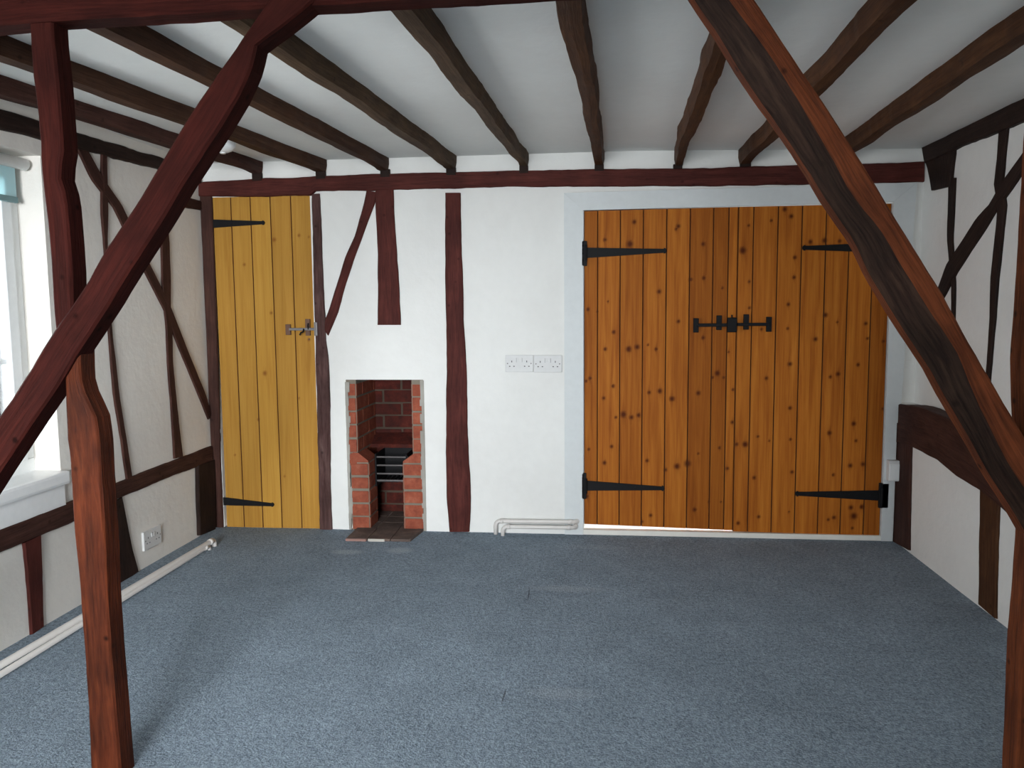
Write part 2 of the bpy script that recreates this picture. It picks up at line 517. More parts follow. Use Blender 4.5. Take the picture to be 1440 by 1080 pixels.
# wall behind the viewer with an unseen window added as fill light
gx0, gx1, gz0, gz1 = -1.55, 0.20, .60, 1.82
o = wall_cells('Y', [XL-.22, gx0, gx1, XRU+.2], [-.05, gz0, gz1, ZC+.02], YF, YF-.22, lambda i, j: 'open' if (i, j) == (1, 1) else None).build('wall_front', M['plaster'])
meta(o, 'white plastered wall behind the viewer with a wide added fill window', 'wall', kind='structure')

mb = MB()
cx = [XL-.22, .2, 1.56, XRU+.2]
mb.prism([(x, zceil(x)) for x in cx] + [(x, ZC+.09) for x in reversed(cx)], 'Y', YF-.22, .55)
meta(mb.build('ceiling', M['ceiling']), 'white plastered ceiling between the dark joists', 'ceiling', kind='structure')
# carpet: a fine grid, gently uneven
vs, fs = [], []
nx, ny = 60, 90
for b in range(ny+1):
    for a in range(nx+1):
        x = XL-.02 + (XRU-XL+.04)*a/nx; y = YF-.02 + (0.05-YF)*b/ny
        vs.append((x, y, noise.noise((x*3, y*3, 2))*.0022))
for b in range(ny):
    for a in range(nx):
        k = b*(nx+1)+a
        fs.append((k, k+1, k+nx+2, k+nx+1))
o = mesh_obj('floor', vs, fs, M['carpet'], smooth=True)
if o.data.polygons[0].normal.z < 0: o.data.flip_normals()
meta(o, 'blue grey speckled carpet with paler worn spots', 'carpet', kind='structure')

# ------------------------------------------------------------------ windows
def window(name, axis, plane, out, a0, a1, z0, z1, label, bars_a, bars_z, sill=True):
    """Casement in an opening a0..a1 x z0..z1; plane is the room face of the wall, out (+1/-1) points outdoors."""
    ctr = (plane, (a0+a1)/2, z0) if axis == 'X' else ((a0+a1)/2, plane, z0)
    root = thing(name, ctr, label, 'window', kind='structure')
    def bx(mb, u0, u1, d0, d1, w0, w1, bev=.004):
        p, q = sorted((plane+out*d0, plane+out*d1))
        if axis == 'X': mb.box(p, q, u0, u1, w0, w1, bev=bev)
        else: mb.box(u0, u1, p, q, w0, w1, bev=bev)
    D0, D1 = .105, .165
    f = .055
    mb = MB()
    bx(mb, a0, a1, D0, D1, z0, z0+f); bx(mb, a0, a1, D0, D1, z1-f, z1)
    bx(mb, a0, a0+f, D0, D1, z0+f, z1-f); bx(mb, a1-f, a1, D0, D1, z0+f, z1-f)
    mb.build('window_frame', M['upvc'], root)
    mid = (a0+a1)/2
    for s0, s1 in ((a0+f, mid), (mid, a1-f)):
        mb = MB(); g = .05; b0, b1 = z0+f, z1-f
        bx(mb, s0, s1, D0-.018, D1-.02, b0, b0+g); bx(mb, s0, s1, D0-.018, D1-.02, b1-g, b1)
        bx(mb, s0, s0+g, D0-.018, D1-.02, b0+g, b1-g); bx(mb, s1-g, s1, D0-.018, D1-.02, b0+g, b1-g)
        sash = mb.build('sash', M['upvc'], root)
        mb = MB()
        bx(mb, s0+g, s1-g, D0+.014, D0+.020, b0+g, b1-g, 0)
        pane = mb.build('pane', M['glass'], root); attach2(pane, sash, root)
        mb = MB()
        for k in range(1, bars_z):
            z = b0+g+(b1-b0-2*g)*k/bars_z
            bx(mb, s0+g, s1-g, D0+.004, D0+.032, z-.009, z+.009, .002)
        for k in range(1, bars_a):
            u = s0+g+(s1-s0-2*g)*k/bars_a
            bx(mb, u-.009, u+.009, D0+.004, D0+.032, b0+g, b1-g, .002)
        bar = mb.build('glazing_bar', M['upvc'], root); attach2(bar, sash, root)
    if sill:
        mb = MB()
        bx(mb, a0-.01, a1+.012, -.035, D0+.02, z0-.048, z0+.004, .012)
        mb.build('window_sill', M['gloss'], root)
        mb = MB()
        bx(mb, a0-.01, a1+.004, -.012, .02, z0-.135, z0-.048, .004)
        mb.build('apron_board', M['gloss'], root)
    return root
def attach2(o, parent, root):           # a piece of a part: the part itself already sits at the origin
    o.parent = parent
    o.matrix_parent_inverse = Matrix.Identity(4)
window('window_1', 'X', XL, -1, wy0, wy1, wz0, wz1, 'white casement window in the left wall behind the timber post', 1, 3)
window('window_2_fill', 'Y', YF, -1, gx0, gx1, gz0, gz1, 'wide white unseen window added behind the viewer as fill light', 2, 2)  # added out of view to light the end wall
portal('window_1_portal', (XL-.18, (wy0+wy1)/2, (wz0+wz1)/2), (0, math.radians(-90), 0), wz1-wz0, wy1-wy0)
portal('window_2_fill_portal', ((gx0+gx1)/2, YF-.23, (gz0+gz1)/2), (math.radians(90), 0, 0), gx1-gx0, gz1-gz0)

# roller blind pulled a little way down inside the window
root = thing('roller_blind', (XL-.05, wy1-.5, wz1-.03), 'pale teal dotted roller blind at the top of the window', 'blind')
bt, bb = wz1-.035, at(50, 281, 'X', XL-.05).z
mb = MB(); mb.tube([(XL-.05, wy0+.02, bt), (XL-.05, wy1-.02, bt)], .022, 16); mb.build('roller_tube', M['upvc'], root, True)
mb = MB(); mb.box(XL-.073, XL-.071, wy0+.04, wy1-.045, bb, bt); mb.build('fabric', M['blind'], root)
mb = MB(); mb.box(XL-.080, XL-.064, wy0+.04, wy1-.045, bb-.022, bb, bev=.003); mb.build('bottom_bar', plain('teal_bar', (.16, .27, .28), .5), root)

# ------------------------------------------------------------------ joists
PB = -.012
def joist(near, far, wn, wf, mat, label, ZJ=ZJ):
    SEED[0] += 1; sd = SEED[0]*5.17
    a = at(*near, 'Z', ZJ); b = at(*far, 'Z', ZJ)
    d = (b-a).normalized()
    a = a + d*((YT+.045 - a.y)/d.y); b = b + d*((-.002 - b.y)/d.y)
    L = (b-a).length; n = int(L/.04)
    side = d.cross(Vector((0, 0, 1))).normalized()
    rings, ul = [], []
    for k in range(n+1):
        t = k/n; p = a.lerp(b, t); s = L*t
        w_ = wn + (wf-wn)*t
        cx = noise.noise((s*1.6, sd, 0))*.012
        j = [noise.noise((s*5, sd, 3+q))*.006 + noise.noise((s*19, sd, 13+q))*.0025 for q in range(6)]
        z = noise.noise((s*2.2, sd, 50))*.008
        if t > .97: z = min(z, 0)-.004
        l, r = -w_/2+cx+j[0], w_/2+cx+j[1]
        ch = .010 + abs(j[4])
        top = zceil(p.x) + .006 - p.z
        P = lambda u, v: p + side*u + Vector((0, 0, v))
        rings.append([P(l+j[2]*.5, top), P(l, ch+z+.02), P(l+ch*.6, z), P((l+r)/2, z-.002+j[5]*.3), P(r-ch*.6, z), P(r, ch+z+.02), P(r+j[3]*.5, top)])
        ul.append(s)
    o = ring_mesh('ceiling_joist', rings, [mat], ul)
    mb = MB(); ww = wf*.46
    mb.box(b.x-ww, b.x+ww*.9, -.022, -.001, beam_top(b.x), ZJ-.001, bev=.002)
    k = mb.build('packing_block', M['black']); k.parent = o
    return meta(o, label, 'joist', 'ceiling joists')
def beam_top(x):
    l, r = at(283, 256, 'Y', PB-.008), at(1300, 227, 'Y', PB-.008)
    return l.z + (r.z-l.z)*(x-l.x)/(r.x-l.x) - .001
for nr, fr, wn, wf, mt, lb, *zz in (
    ((0, 134), (362, 243), .066, .058, M['dark'], 'dark ceiling joist nearest the window wall, beside the white ceiling fitting'),
    ((0, 82), (450, 240), .070, .058, M['brown_dark'], 'dark ceiling joist ending above the latch side of the narrow door'),
    ((140, 45), (540, 237), .068, .056, M['brown_dark'], 'brown ceiling joist ending above the short hanging stud'),
    ((385, 70), (634, 235), .068, .056, M['brown'], 'grey brown ceiling joist ending above the full height stud'),
    ((562, 14), (738, 234), .068, .050, M['brown'], 'grey brown ceiling joist ending above the pair of sockets'),
    ((800, 0), (843, 232), .072, .052, M['rust'], 'crooked brown ceiling joist ending above the hinge edge of the double door', 1.884),
    ((1014, 70), (951, 237), .066, .050, M['rust'], 'brown ceiling joist ending above the middle of the double door', 1.874),
    ((1278, 0), (1150, 128), .068, .058, M['rust'], 'brown ceiling joist passing just behind the diagonal brace above the wide doors', 1.870),
    ((1440, 55), (1205, 207), .072, .060, M['rust'], 'brown ceiling joist nearest the dark wall plate of the shaded wall', 1.864)):
    joist(nr, fr, wn, wf, mt, lb, *zz)

# ------------------------------------------------------------------ timbers of the end wall
PB = -.012
timber('wall_beam', 'Y', PB-.008, [(279, 256, 279, 276), (360, 251, 360, 276), (437, 248.5, 437, 274.5), (441, 248, 441, 268), (459, 247, 459, 268), (535, 244, 535, 267), (720, 240, 720, 262),  # lower edge dropped over the narrow door, standing in for a shadow strip
       (800, 238, 800, 262), (1003, 236, 1003, 261), (1080, 233, 1080, 260), (1215, 230, 1215, 257), (1300, 227, 1300, 255)], .022, M['red'],
       'long red brown beam across the top of the end wall, deepened above the narrow door as shadow', 'beam', jit=.004)
timber('door_post', 'Y', PB, [(280, 272, 297, 272), (286, 400, 302, 400), (294.5, 600, 308, 600), (301.5, 745, 313.5, 745)], .016, M['dark'],
       'thin dark post on the hinge side of the narrow yellow door', 'post', jit=.002)
timber('door_post', 'Y', PB-.003, [(438, 273, 449, 272), (440, 383, 454, 400), (443, 480, 458, 480), (444, 528, 463, 520), (447, 640, 464, 640), (449, 746, 466, 747)], .019, M['purple'],
       'worn purple brown post on the latch side of the narrow yellow door', 'post', jit=.004)
timber('wall_brace', 'Y', PB, [(515, 268, 530, 270), (512, 283, 527, 284), (499, 330, 509, 333), (485, 362, 497, 366), (474, 397, 485, 402), (462, 436, 474, 442), (457, 448, 467, 458), (455, 462, 461, 472)], .015, M['red'],
       'thin slanting brace between the narrow door post and the short hanging stud', 'brace', jit=.002)
timber('wall_stud', 'Y', PB-.002, [(527, 266, 553, 266), (528, 290, 553, 290), (531, 361, 558, 361), (531, 410, 561, 410), (531, 457, 563, 457)], .016, M['red'],
       'short red brown stud hanging above the fireplace', 'stud', jit=.003)
timber('wall_stud', 'Y', PB-.002, [(626, 271, 647, 271), (626, 389, 650, 389), (627, 458, 652, 458), (628, 500, 655, 500), (627, 580, 657, 580), (627, 645, 659, 645),
       (628, 700, 662, 700), (631, 735, 661, 735), (632, 748, 660, 748)], .016, M['red'],
       'tall red brown stud running down to the carpet between fireplace and sockets', 'stud', jit=.003)

# ------------------------------------------------------------------ timbers of the left wall
PL = XL + .010
G = 'thin dark timbers on the window wall'
timber('wall_plate', 'X', PL+.012, [(-260, 75, -260, 102), (0, 152, 0, 180), (105, 185, 105, 207), (222, 220, 222, 237), (283, 241, 283, 257)], .024, M['black'],
       'black brown plate along the top of the window wall', 'beam', jit=.005)
timber('wall_brace', 'X', PL, [(106, 200, 116, 196), (130, 252, 147, 252), (160, 290, 172, 288), (203, 378, 212, 372), (232, 436, 242, 434), (252, 487, 262, 486), (283, 562, 290, 555), (294, 590, 298, 582)], .012, M['dark'],
       'long slanting brace across the window wall, crossing two upright studs', 'brace', G, jit=.003, cham=.003)
timber('wall_stud', 'X', PL, [(144, 210, 151, 210), (144, 300, 153, 300), (148, 350, 152, 350), (151, 420, 155, 420), (155, 480, 160, 480), (158, 517, 165, 517), (161, 557, 169, 557), (172, 620, 179, 620), (179, 675, 187, 672)], .012, M['dark'],
       'thin crooked upright stud just beyond the foreground post', 'stud', G, jit=.003, cham=.003)
timber('wall_stud', 'X', PL, [(227, 262, 233, 262), (228, 342, 239, 342), (229, 395, 241, 395), (232, 432, 241, 432), (235, 462, 243, 462), (237, 510, 244, 510), (242, 575, 250, 575), (246, 645, 258, 642)], .012, M['dark'],
       'thin wavy upright stud nearer the narrow door', 'stud', G, jit=.003, cham=.003)
timber('wall_rail', 'X', PL+.004, [(-240, 842, -240, 882), (0, 746, 0, 778), (98, 707, 102, 735), (165, 680, 165, 702), (185, 671, 185, 694), (247, 647, 247, 668), (299, 627, 299, 650)], .016, M['dark'],
       'dark rail along the window wall below the sill', 'rail', jit=.004)
timber('wall_rail', 'X', PL, [(234, 266, 234, 282), (262, 276, 262, 292), (285, 283, 285, 296)], .012, M['dark'],
       'short dark rail stub beside the top of the narrow door', 'rail', jit=.002)
timber('wall_stud', 'X', PL, [(34, 764, 59, 752), (38, 800, 61, 800), (42, 850, 62, 850), (45, 893, 63, 880)], .012, M['red'],
       'short red brown stud below the window, left of the foreground post', 'stud', jit=.003)
timber('wall_stud', 'X', PL, [(162, 706, 173, 699), (164, 740, 180, 735), (165, 780, 187, 770), (166, 824, 196, 803)], .012, M['black'],
       'short dark leaning stud below the rail, right behind the foreground post', 'stud', jit=.003)
timber('corner_post', 'X', PL+.010, [(279, 655, 304, 646), (280, 700, 304, 690), (282, 753, 304, 744)], .02, M['black'],
       'black brown corner post below the rail beside the narrow door', 'post', jit=.003)

# ------------------------------------------------------------------ timbers of the right wall
PR = XRU - .010
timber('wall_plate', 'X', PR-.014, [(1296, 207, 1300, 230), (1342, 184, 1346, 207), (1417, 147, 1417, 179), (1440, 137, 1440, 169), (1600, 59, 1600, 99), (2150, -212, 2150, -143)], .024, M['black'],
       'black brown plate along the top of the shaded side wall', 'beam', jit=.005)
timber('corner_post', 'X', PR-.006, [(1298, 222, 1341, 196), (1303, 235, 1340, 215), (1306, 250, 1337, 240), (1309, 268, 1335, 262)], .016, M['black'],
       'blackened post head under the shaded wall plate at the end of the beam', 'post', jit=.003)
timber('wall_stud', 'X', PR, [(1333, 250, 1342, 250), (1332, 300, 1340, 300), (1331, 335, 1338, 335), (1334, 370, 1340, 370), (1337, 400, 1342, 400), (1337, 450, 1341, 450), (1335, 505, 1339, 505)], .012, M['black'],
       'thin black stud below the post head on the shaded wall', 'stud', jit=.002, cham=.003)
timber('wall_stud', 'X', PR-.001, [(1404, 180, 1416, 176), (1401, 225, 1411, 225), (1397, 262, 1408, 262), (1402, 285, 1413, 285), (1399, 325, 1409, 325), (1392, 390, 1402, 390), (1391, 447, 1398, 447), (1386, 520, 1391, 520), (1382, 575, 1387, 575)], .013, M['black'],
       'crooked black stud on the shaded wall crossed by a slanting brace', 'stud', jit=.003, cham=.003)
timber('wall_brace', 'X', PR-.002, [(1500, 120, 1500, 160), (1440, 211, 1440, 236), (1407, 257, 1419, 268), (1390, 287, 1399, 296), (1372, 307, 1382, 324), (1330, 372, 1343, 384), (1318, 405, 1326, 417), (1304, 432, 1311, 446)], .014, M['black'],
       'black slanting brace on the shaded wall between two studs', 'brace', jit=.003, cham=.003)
QL = XR - .014
timber('wall_rail', 'X', QL, [(1250, 566, 1252, 622), (1262, 568, 1275, 625), (1290, 571, 1317, 647), (1305, 577, 1345, 670), (1325, 585, 1378, 690), (1352, 600, 1405, 712), (1368, 615, 1418, 724)], .07, M['dark'],
       'heavy dark rail on the ledge of the shaded wall behind the diagonal brace', 'rail', jit=.004)
timber('wall_post', 'X', QL+.004, [(1252, 618, 1281, 622), (1251, 690, 1279, 690), (1248, 757, 1278, 774)], .014, M['dark'],
       'short dark post below the heavy rail beside the double doors', 'post', jit=.005)
timber('wall_post', 'X', QL+.004, [(1377, 688, 1404, 700), (1376, 770, 1401, 770), (1375, 849, 1399, 870)], .014, M['rust'],
       'short brown post below the heavy rail close to the foreground post', 'post', jit=.004)

# ------------------------------------------------------------------ open timber frame in front
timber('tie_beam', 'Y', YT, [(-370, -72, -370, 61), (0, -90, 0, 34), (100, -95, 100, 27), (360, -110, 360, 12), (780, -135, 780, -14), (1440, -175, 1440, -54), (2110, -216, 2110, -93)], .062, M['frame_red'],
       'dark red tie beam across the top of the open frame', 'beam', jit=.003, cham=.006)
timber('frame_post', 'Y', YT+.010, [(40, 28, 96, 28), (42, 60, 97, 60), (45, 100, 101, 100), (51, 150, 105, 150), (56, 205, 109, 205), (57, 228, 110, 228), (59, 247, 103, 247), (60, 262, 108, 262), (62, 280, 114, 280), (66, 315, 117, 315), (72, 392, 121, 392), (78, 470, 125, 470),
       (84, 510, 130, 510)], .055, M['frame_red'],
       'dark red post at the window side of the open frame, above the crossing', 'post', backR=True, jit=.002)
bpy.data.objects['frame_post'].name = 'frame_post'
post = bpy.data.objects['frame_post']
post['label'] = 'tall red and orange post crossed by a brace in front of the window'
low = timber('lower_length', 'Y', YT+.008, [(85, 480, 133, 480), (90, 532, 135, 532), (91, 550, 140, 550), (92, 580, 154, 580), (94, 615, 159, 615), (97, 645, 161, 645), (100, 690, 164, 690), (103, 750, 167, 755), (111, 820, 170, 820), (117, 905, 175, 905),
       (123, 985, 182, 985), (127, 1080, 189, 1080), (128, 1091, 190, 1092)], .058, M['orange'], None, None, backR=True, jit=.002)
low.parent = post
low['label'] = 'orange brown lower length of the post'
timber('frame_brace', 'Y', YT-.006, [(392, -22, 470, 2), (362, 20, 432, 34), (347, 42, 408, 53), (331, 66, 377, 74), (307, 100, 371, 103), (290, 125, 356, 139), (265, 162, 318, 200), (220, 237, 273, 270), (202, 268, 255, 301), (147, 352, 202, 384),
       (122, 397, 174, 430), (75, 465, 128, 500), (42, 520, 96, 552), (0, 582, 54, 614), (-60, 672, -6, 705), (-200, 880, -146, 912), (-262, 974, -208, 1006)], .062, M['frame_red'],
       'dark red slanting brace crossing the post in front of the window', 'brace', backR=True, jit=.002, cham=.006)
timber('frame_brace', 'Y', YT-.006, [(925, -66, 993, -108), (967, 0, 1035, -41), (1001, 52, 1069, 11), (1050, 130, 1120, 86), (1100, 200, 1168, 160), (1133, 250, 1202, 213), (1157, 292, 1228, 254), (1192, 342, 1257, 301), (1215, 387, 1290, 353), (1250, 447, 1325, 411), (1295, 515, 1362, 480),
       (1330, 577, 1398, 540), (1377, 660, 1445, 620), (1407, 707, 1475, 668), (1434, 754, 1499, 715)], .075, M['orange_brace'],
       'stout slanting brace with a dark waney edge in front of the double doors', 'brace', backL=True, jit=.002, chamL=(.034, .046), wane=M['wane'])
timber('frame_post', 'Y', YT+.012, [(1453, -58, 1522, -58), (1437, 245, 1512, 245), (1427, 410, 1505, 410), (1420, 500, 1500, 500), (1421, 560, 1500, 560), (1426, 640, 1502, 640), (1428, 745, 1505, 745), (1423, 820, 1502, 820), (1417, 888, 1500, 888), (1412, 1010, 1497, 1010), (1409, 1080, 1495, 1080), (1407, 1158, 1492, 1158)],
       .06, M['orange_brace'], 'orange brown post at the edge of the open frame, beside the shaded wall', 'post', backL=True, jit=.002)

# ------------------------------------------------------------------ plank doors
def leaf(name, edges, top, bottom, mat, parent, knots, seed, y=.004, step=.0065, grooves=True):
    """Front of a boarded door as a fine grid with V grooves; edges: x of each board joint, top(x)/bottom(x): heights."""
    rng = random.Random(seed)
    cols = []
    for k in range(len(edges)-1):
        a, b = edges[k], edges[k+1]
        pt = rng.random()
        g = .0028
        inner = [a+g + (b-a-2*g)*q/max(1, int((b-a)/step)) for q in range(int((b-a)/step)+1)]
        cols.append((a+.0004, .007, pt)); cols += [(x, 0.0, pt) for x in inner]; cols.append((b-.0004, .007, pt))
    nz = int((top(edges[0])-bottom(edges[0]))/step)
    vs, kn, pk = [], [], []
    for x, dy, pt in cols:
        t, b = top(x), bottom(x)
        for q in range(nz+1):
            z = b + (t-b)*q/nz
            v = 0.0
            for kx, kz, r in knots:
                dx, dz = (x-kx)/r, (z-kz)/(r*1.15)
                d = dx*dx+dz*dz
                if d < 5: v = max(v, math.exp(-d*1.1)); 
                dx2, dz2 = (x-kx)/(r*.9), (z-kz)/(r*4)
                d2 = dx2*dx2+dz2*dz2
                if d2 < 4: v = max(v, .26*math.exp(-d2))
            vs.append((x, y+dy, z)); kn.append(v); pk.append(pt)
    fs, idx = [], []
    n = nz+1
    for c in range(len(cols)-1):
        gr = cols[c][1] > 0 or cols[c+1][1] > 0
        for q in range(nz):
            fs.append((c*n+q, (c+1)*n+q, (c+1)*n+q+1, c*n+q+1)); idx.append(1 if gr else 0)
    # body behind the boards
    m0 = len(vs)
    x0, x1 = edges[0], edges[-1]
    for x in (x0, x1):
        for yy in (y+.007, y+.034):
            for z in (bottom(x), top(x)): vs.append((x, yy, z)); kn.append(0); pk.append(.5)
    for f in ((0,1,3,2), (4,6,7,5), (0,4,5,1), (2,3,7,6), (0,2,6,4), (1,5,7,3)):
        fs.append(tuple(m0+k for k in f)); idx.append(0)
    o = mesh_obj(name, vs, fs, [mat, M['groove']], parent, idx, recalc=False)
    for nm, data in (('knot', kn), ('plank', pk)):
        a = o.data.attributes.new(nm, 'FLOAT', 'POINT')
        a.data.foreach_set('value', data)
    return o
X = lambda px, py=500: at(px, py, 'Y', 0).x
Z = lambda px, py: at(px, py, 'Y', 0).z
def line(p, q):
    a, b = at(*p, 'Y', 0), at(*q, 'Y', 0)
    return lambda x: a.z + (b.z-a.z)*(x-a.x)/(b.x-a.x)
def iron_strap(name, root, px0, px1, yc0, yc1, h0, h1, pad=None, y=-.004, mat=None):
    """Tapered strap from its hinge end (px0) to its rounded tip (px1); pad: (x0, x1, y0, y1) of the fixing plate."""
    a, b = at(px0, yc0, 'Y', y), at(px1, yc1, 'Y', y)
    sg = 1 if b.x > a.x else -1
    poly = [(a.x, a.z-h0/2), (b.x-sg*h1, b.z-h1/2)]
    for k in range(7):
        t = -math.pi/2 + math.pi*k/6
        poly.append((b.x-sg*h1 + sg*math.cos(t)*h1*.75, b.z + math.sin(t)*h1*.75))
    poly += [(b.x-sg*h1, b.z+h1/2), (a.x, a.z+h0/2)]
    mb = MB(); mb.prism(poly, 'Y', y-.001, y+.0085)
    for k in range(4):
        t = .12+.25*k; p = a.lerp(b, t)
        mb.tube([(p.x, y-.003, p.z), (p.x, y+.002, p.z)], .004, 8)
    s = mb.build(name, mat or M['iron'], root)
    mb = MB()
    if pad:
        p0, p1 = at(pad[0], pad[2], 'Y', y), at(pad[1], pad[3], 'Y', y)
        mb.box(min(p0.x, p1.x), max(p0.x, p1.x), y-.012, y+.004, min(p0.z, p1.z), max(p0.z, p1.z), bev=.002)
        xk = (p0.x+p1.x)/2
        mb.tube([(a.x, y-.010, a.z-h0*.75), (a.x, y-.010, a.z+h0*.75)], .007, 10)
        pl = mb.build('hinge_plate', mat or M['iron'], root); attach2(pl, s, root)
    return s

KN = [(826,358,4),(851,337,5),(892,312,6),(886,343,9),(954,318,6),(951,322,4),(989,343,5),(971,393,5),(990,391,5),(827,435,5),(840,438,3),(927,410,6),(855,424,3),(954,452,5),(863,467,5),(851,491,5),(884,491,8),(896,488,7),(911,485,3),(923,491,5),(989,475,5),(1016,405,3),
      (1045,352,9),(1053,317,4),(1054,396,4),(1054,433,4),(1071,463,4),(1025,495,3),
      (824,536,4),(830,532,5),(849,560,5),(862,543,5),(877,583,9),(888,587,6),(898,584,6),(866,587,4),(913,552,5),(928,550,7),(945,561,7),(982,553,6),(1009,525,7),(1002,531,4),(1018,531,4),(1030,594,5),(1031,548,4),(828,632,4),(850,651,6),(860,628,5),(910,648,5),(936,661,5),(952,656,8),(967,652,9),(982,638,3),(1012,630,4),(1023,659,5),
      (1036,625,5),(1048,625,8),(1066,614,4),(1061,672,5),(1067,727,5),(1038,736,5),(915,725,5),(903,734,4),(977,717,6),(997,706,3),(1014,706,3),(826,698,5),(1078,532,5),
      (1104,294,6),(1113,304,6),(1140,340,6),(1160,338,7),(1118,362,5),(1117,390,5),(1109,428,5),(1108,462,4),(1111,512,6),(1161,443,6),(1147,477,6),(1218,455,5),(1220,476,4),(1243,480,4),(1207,513,5),(1181,339,5),(1178,453,3),(1111,574,5),(1168,530,4),(1179,526,6),(1112,618,4),(1114,664,5),(1167,609,6),(1201,596,6),(1172,668,4),(1196,655,6),(1214,653,6),(1204,620,4),(1173,728,5),(1165,731,4),(1197,714,6),(1212,713,6),(1201,726,9),(1199,743,4),(1110,720,3),(1085,310,4),(1082,620,3),(1242,575,4)]
KW = [(p.x, p.z, s*.0019) for p, s in ((at(x, y, 'Y', 0), s) for x, y, s in KN)]
topf = line((822, 297), (1255, 285))
rootA = thing('door_2', (X(930), .01, .05), 'hinged plank leaf of the double door, next to the sockets', 'door', kind='structure')
e1 = [X(p, 297) for p in (821.5, 840.5, 872.5, 905, 938, 971, 1004, 1025.5, 1038.5)]
leaf('door_leaf', e1, topf, line((822, 737), (1031, 746)), M['pine'], rootA, [k for k in KW if k[0] < X(1041)], 3)
rootB = thing('door_3', (X(1145), .01, .04), 'plank leaf of the double door partly hidden by the stout brace', 'door', kind='structure')
e2 = [X(p, 292) for p in (1039.2, 1060.5, 1095, 1129, 1163, 1196, 1230, 1254.5)]
leaf('door_leaf', e2, topf, line((1032, 747.5), (1240, 754)), M['pine'], rootB, [k for k in KW if k[0] > X(1033)], 5)
iron_strap('strap_hinge', rootA, 824, 939, 355.5, 352.5, .052, .019, (818, 825.5, 339, 374))
iron_strap('strap_hinge', rootA, 824, 936, 683, 687, .052, .019, (818, 824.5, 665, 701))
iron_strap('strap_hinge', rootB, 1250, 1127, 348, 348.5, .050, .019, (1248, 1258, 330, 366))
iron_strap('strap_hinge', rootB, 1239, 1117, 697, 694.5, .052, .019, (1236, 1248, 679, 714))
# slide bolt over the meeting boards: on the leaf by the sockets
def plate(mb, px0, px1, py0, py1, y0, y1, bev=.002):
    a, b = at(px0, py0, 'Y', 0), at(px1, py1, 'Y', 0)
    mb.box(min(a.x, b.x), max(a.x, b.x), y0, y1, min(a.z, b.z), max(a.z, b.z), bev=bev)
def latch_pair(root, plates, bar, staple=None):
    mb = MB()
    for p in plates: plate(mb, *p, -.012, .005)
    mb.build('bolt_plate', M['iron'], root)
    mb = MB(); plate(mb, *bar, -.022, -.010)
    mb.build('bolt_bar', M['iron'], root)
    if staple:
        mb = MB(); plate(mb, *staple, -.030, .005, .004)
        a = at((staple[0]+staple[1])/2, staple[2]-4, 'Y', 0)
        mb.tube([(a.x, -.018, a.z), (a.x, -.018, a.z-.03)], .004, 8)
        mb.build('bolt_staple', M['iron'], root)
latch_pair(rootA, [(975, 982, 447.5, 467.5), (1007.5, 1014.5, 443.5, 464)], (980, 1030, 454.8, 459.2), (1022, 1035, 446.5, 467))
latch_pair(rootB, [(1045.5, 1052.5, 442, 463.5), (1077.5, 1084.5, 445.5, 466.5)], (1036, 1080, 454, 458.2))

# narrow door by the window wall
rootC = thing('door_1', (X(375), .01, .01), 'narrow honey yellow plank door beside the window wall', 'door', kind='structure')
e3 = [X(p, 275) for p in (297.5, 323.5, 351, 379, 408, 437)]
kl = [(at(x, y, 'Y', 0).x, at(x, y, 'Y', 0).z, s*.002) for x, y, s in ((385, 337, 6), (420, 331, 4), (434, 333, 3), (372, 525, 6), (381, 440, 4), (434, 478, 4), (343, 372, 4), (363, 590, 4), (420, 560, 3), (330, 640, 3), (400, 670, 3))]
leaf('door_leaf', e3, line((297, 277), (437, 275)), line((314, 742), (448, 744)), M['pine_pale'], rootC, kl, 11)
iron_strap('strap_hinge', rootC, 298, 373, 314.5, 313, .044, .016)
iron_strap('strap_hinge', rootC, 314, 386, 705, 710, .044, .016)
mb = MB()
plate(mb, 402, 409.5, 456, 471, -.010, .005); plate(mb, 430, 437, 448.5, 472, -.012, .005)
mb.build('latch_plate', M['rusty'], rootC)
mb = MB()
plate(mb, 408, 446, 461, 464.6, -.020, -.008)
mb.build('latch_bar', M['steel'], rootC)
mb = MB()
a = at(427, 463, 'Y', -.02)
mb.tube([a, a+Vector((.002, -.012, -.012)), a+Vector((-.010, -.016, -.018)), a+Vector((-.016, -.016, -.030))], .0045, 8)
a = at(433.5, 458, 'Y', -.016)
mb.tube([a+Vector((0, 0, .012)), a+Vector((0, -.006, 0)), a+Vector((0, 0, -.022))], .004, 8)
mb.build('thumb_piece', M['iron'], rootC)
mb = MB()
plate(mb, 443.5, 448.5, 453, 472, -.026, -.016)
mb.build('latch_keeper', M['steel'], rootC)
mb = MB(); a = at(434.5, 477, 'Y', 0)
mb.tube([(a.x, .001, a.z), (a.x, .0036, a.z)], .005, 10)
mb.build('screw_hole', M['rusty'], rootC)

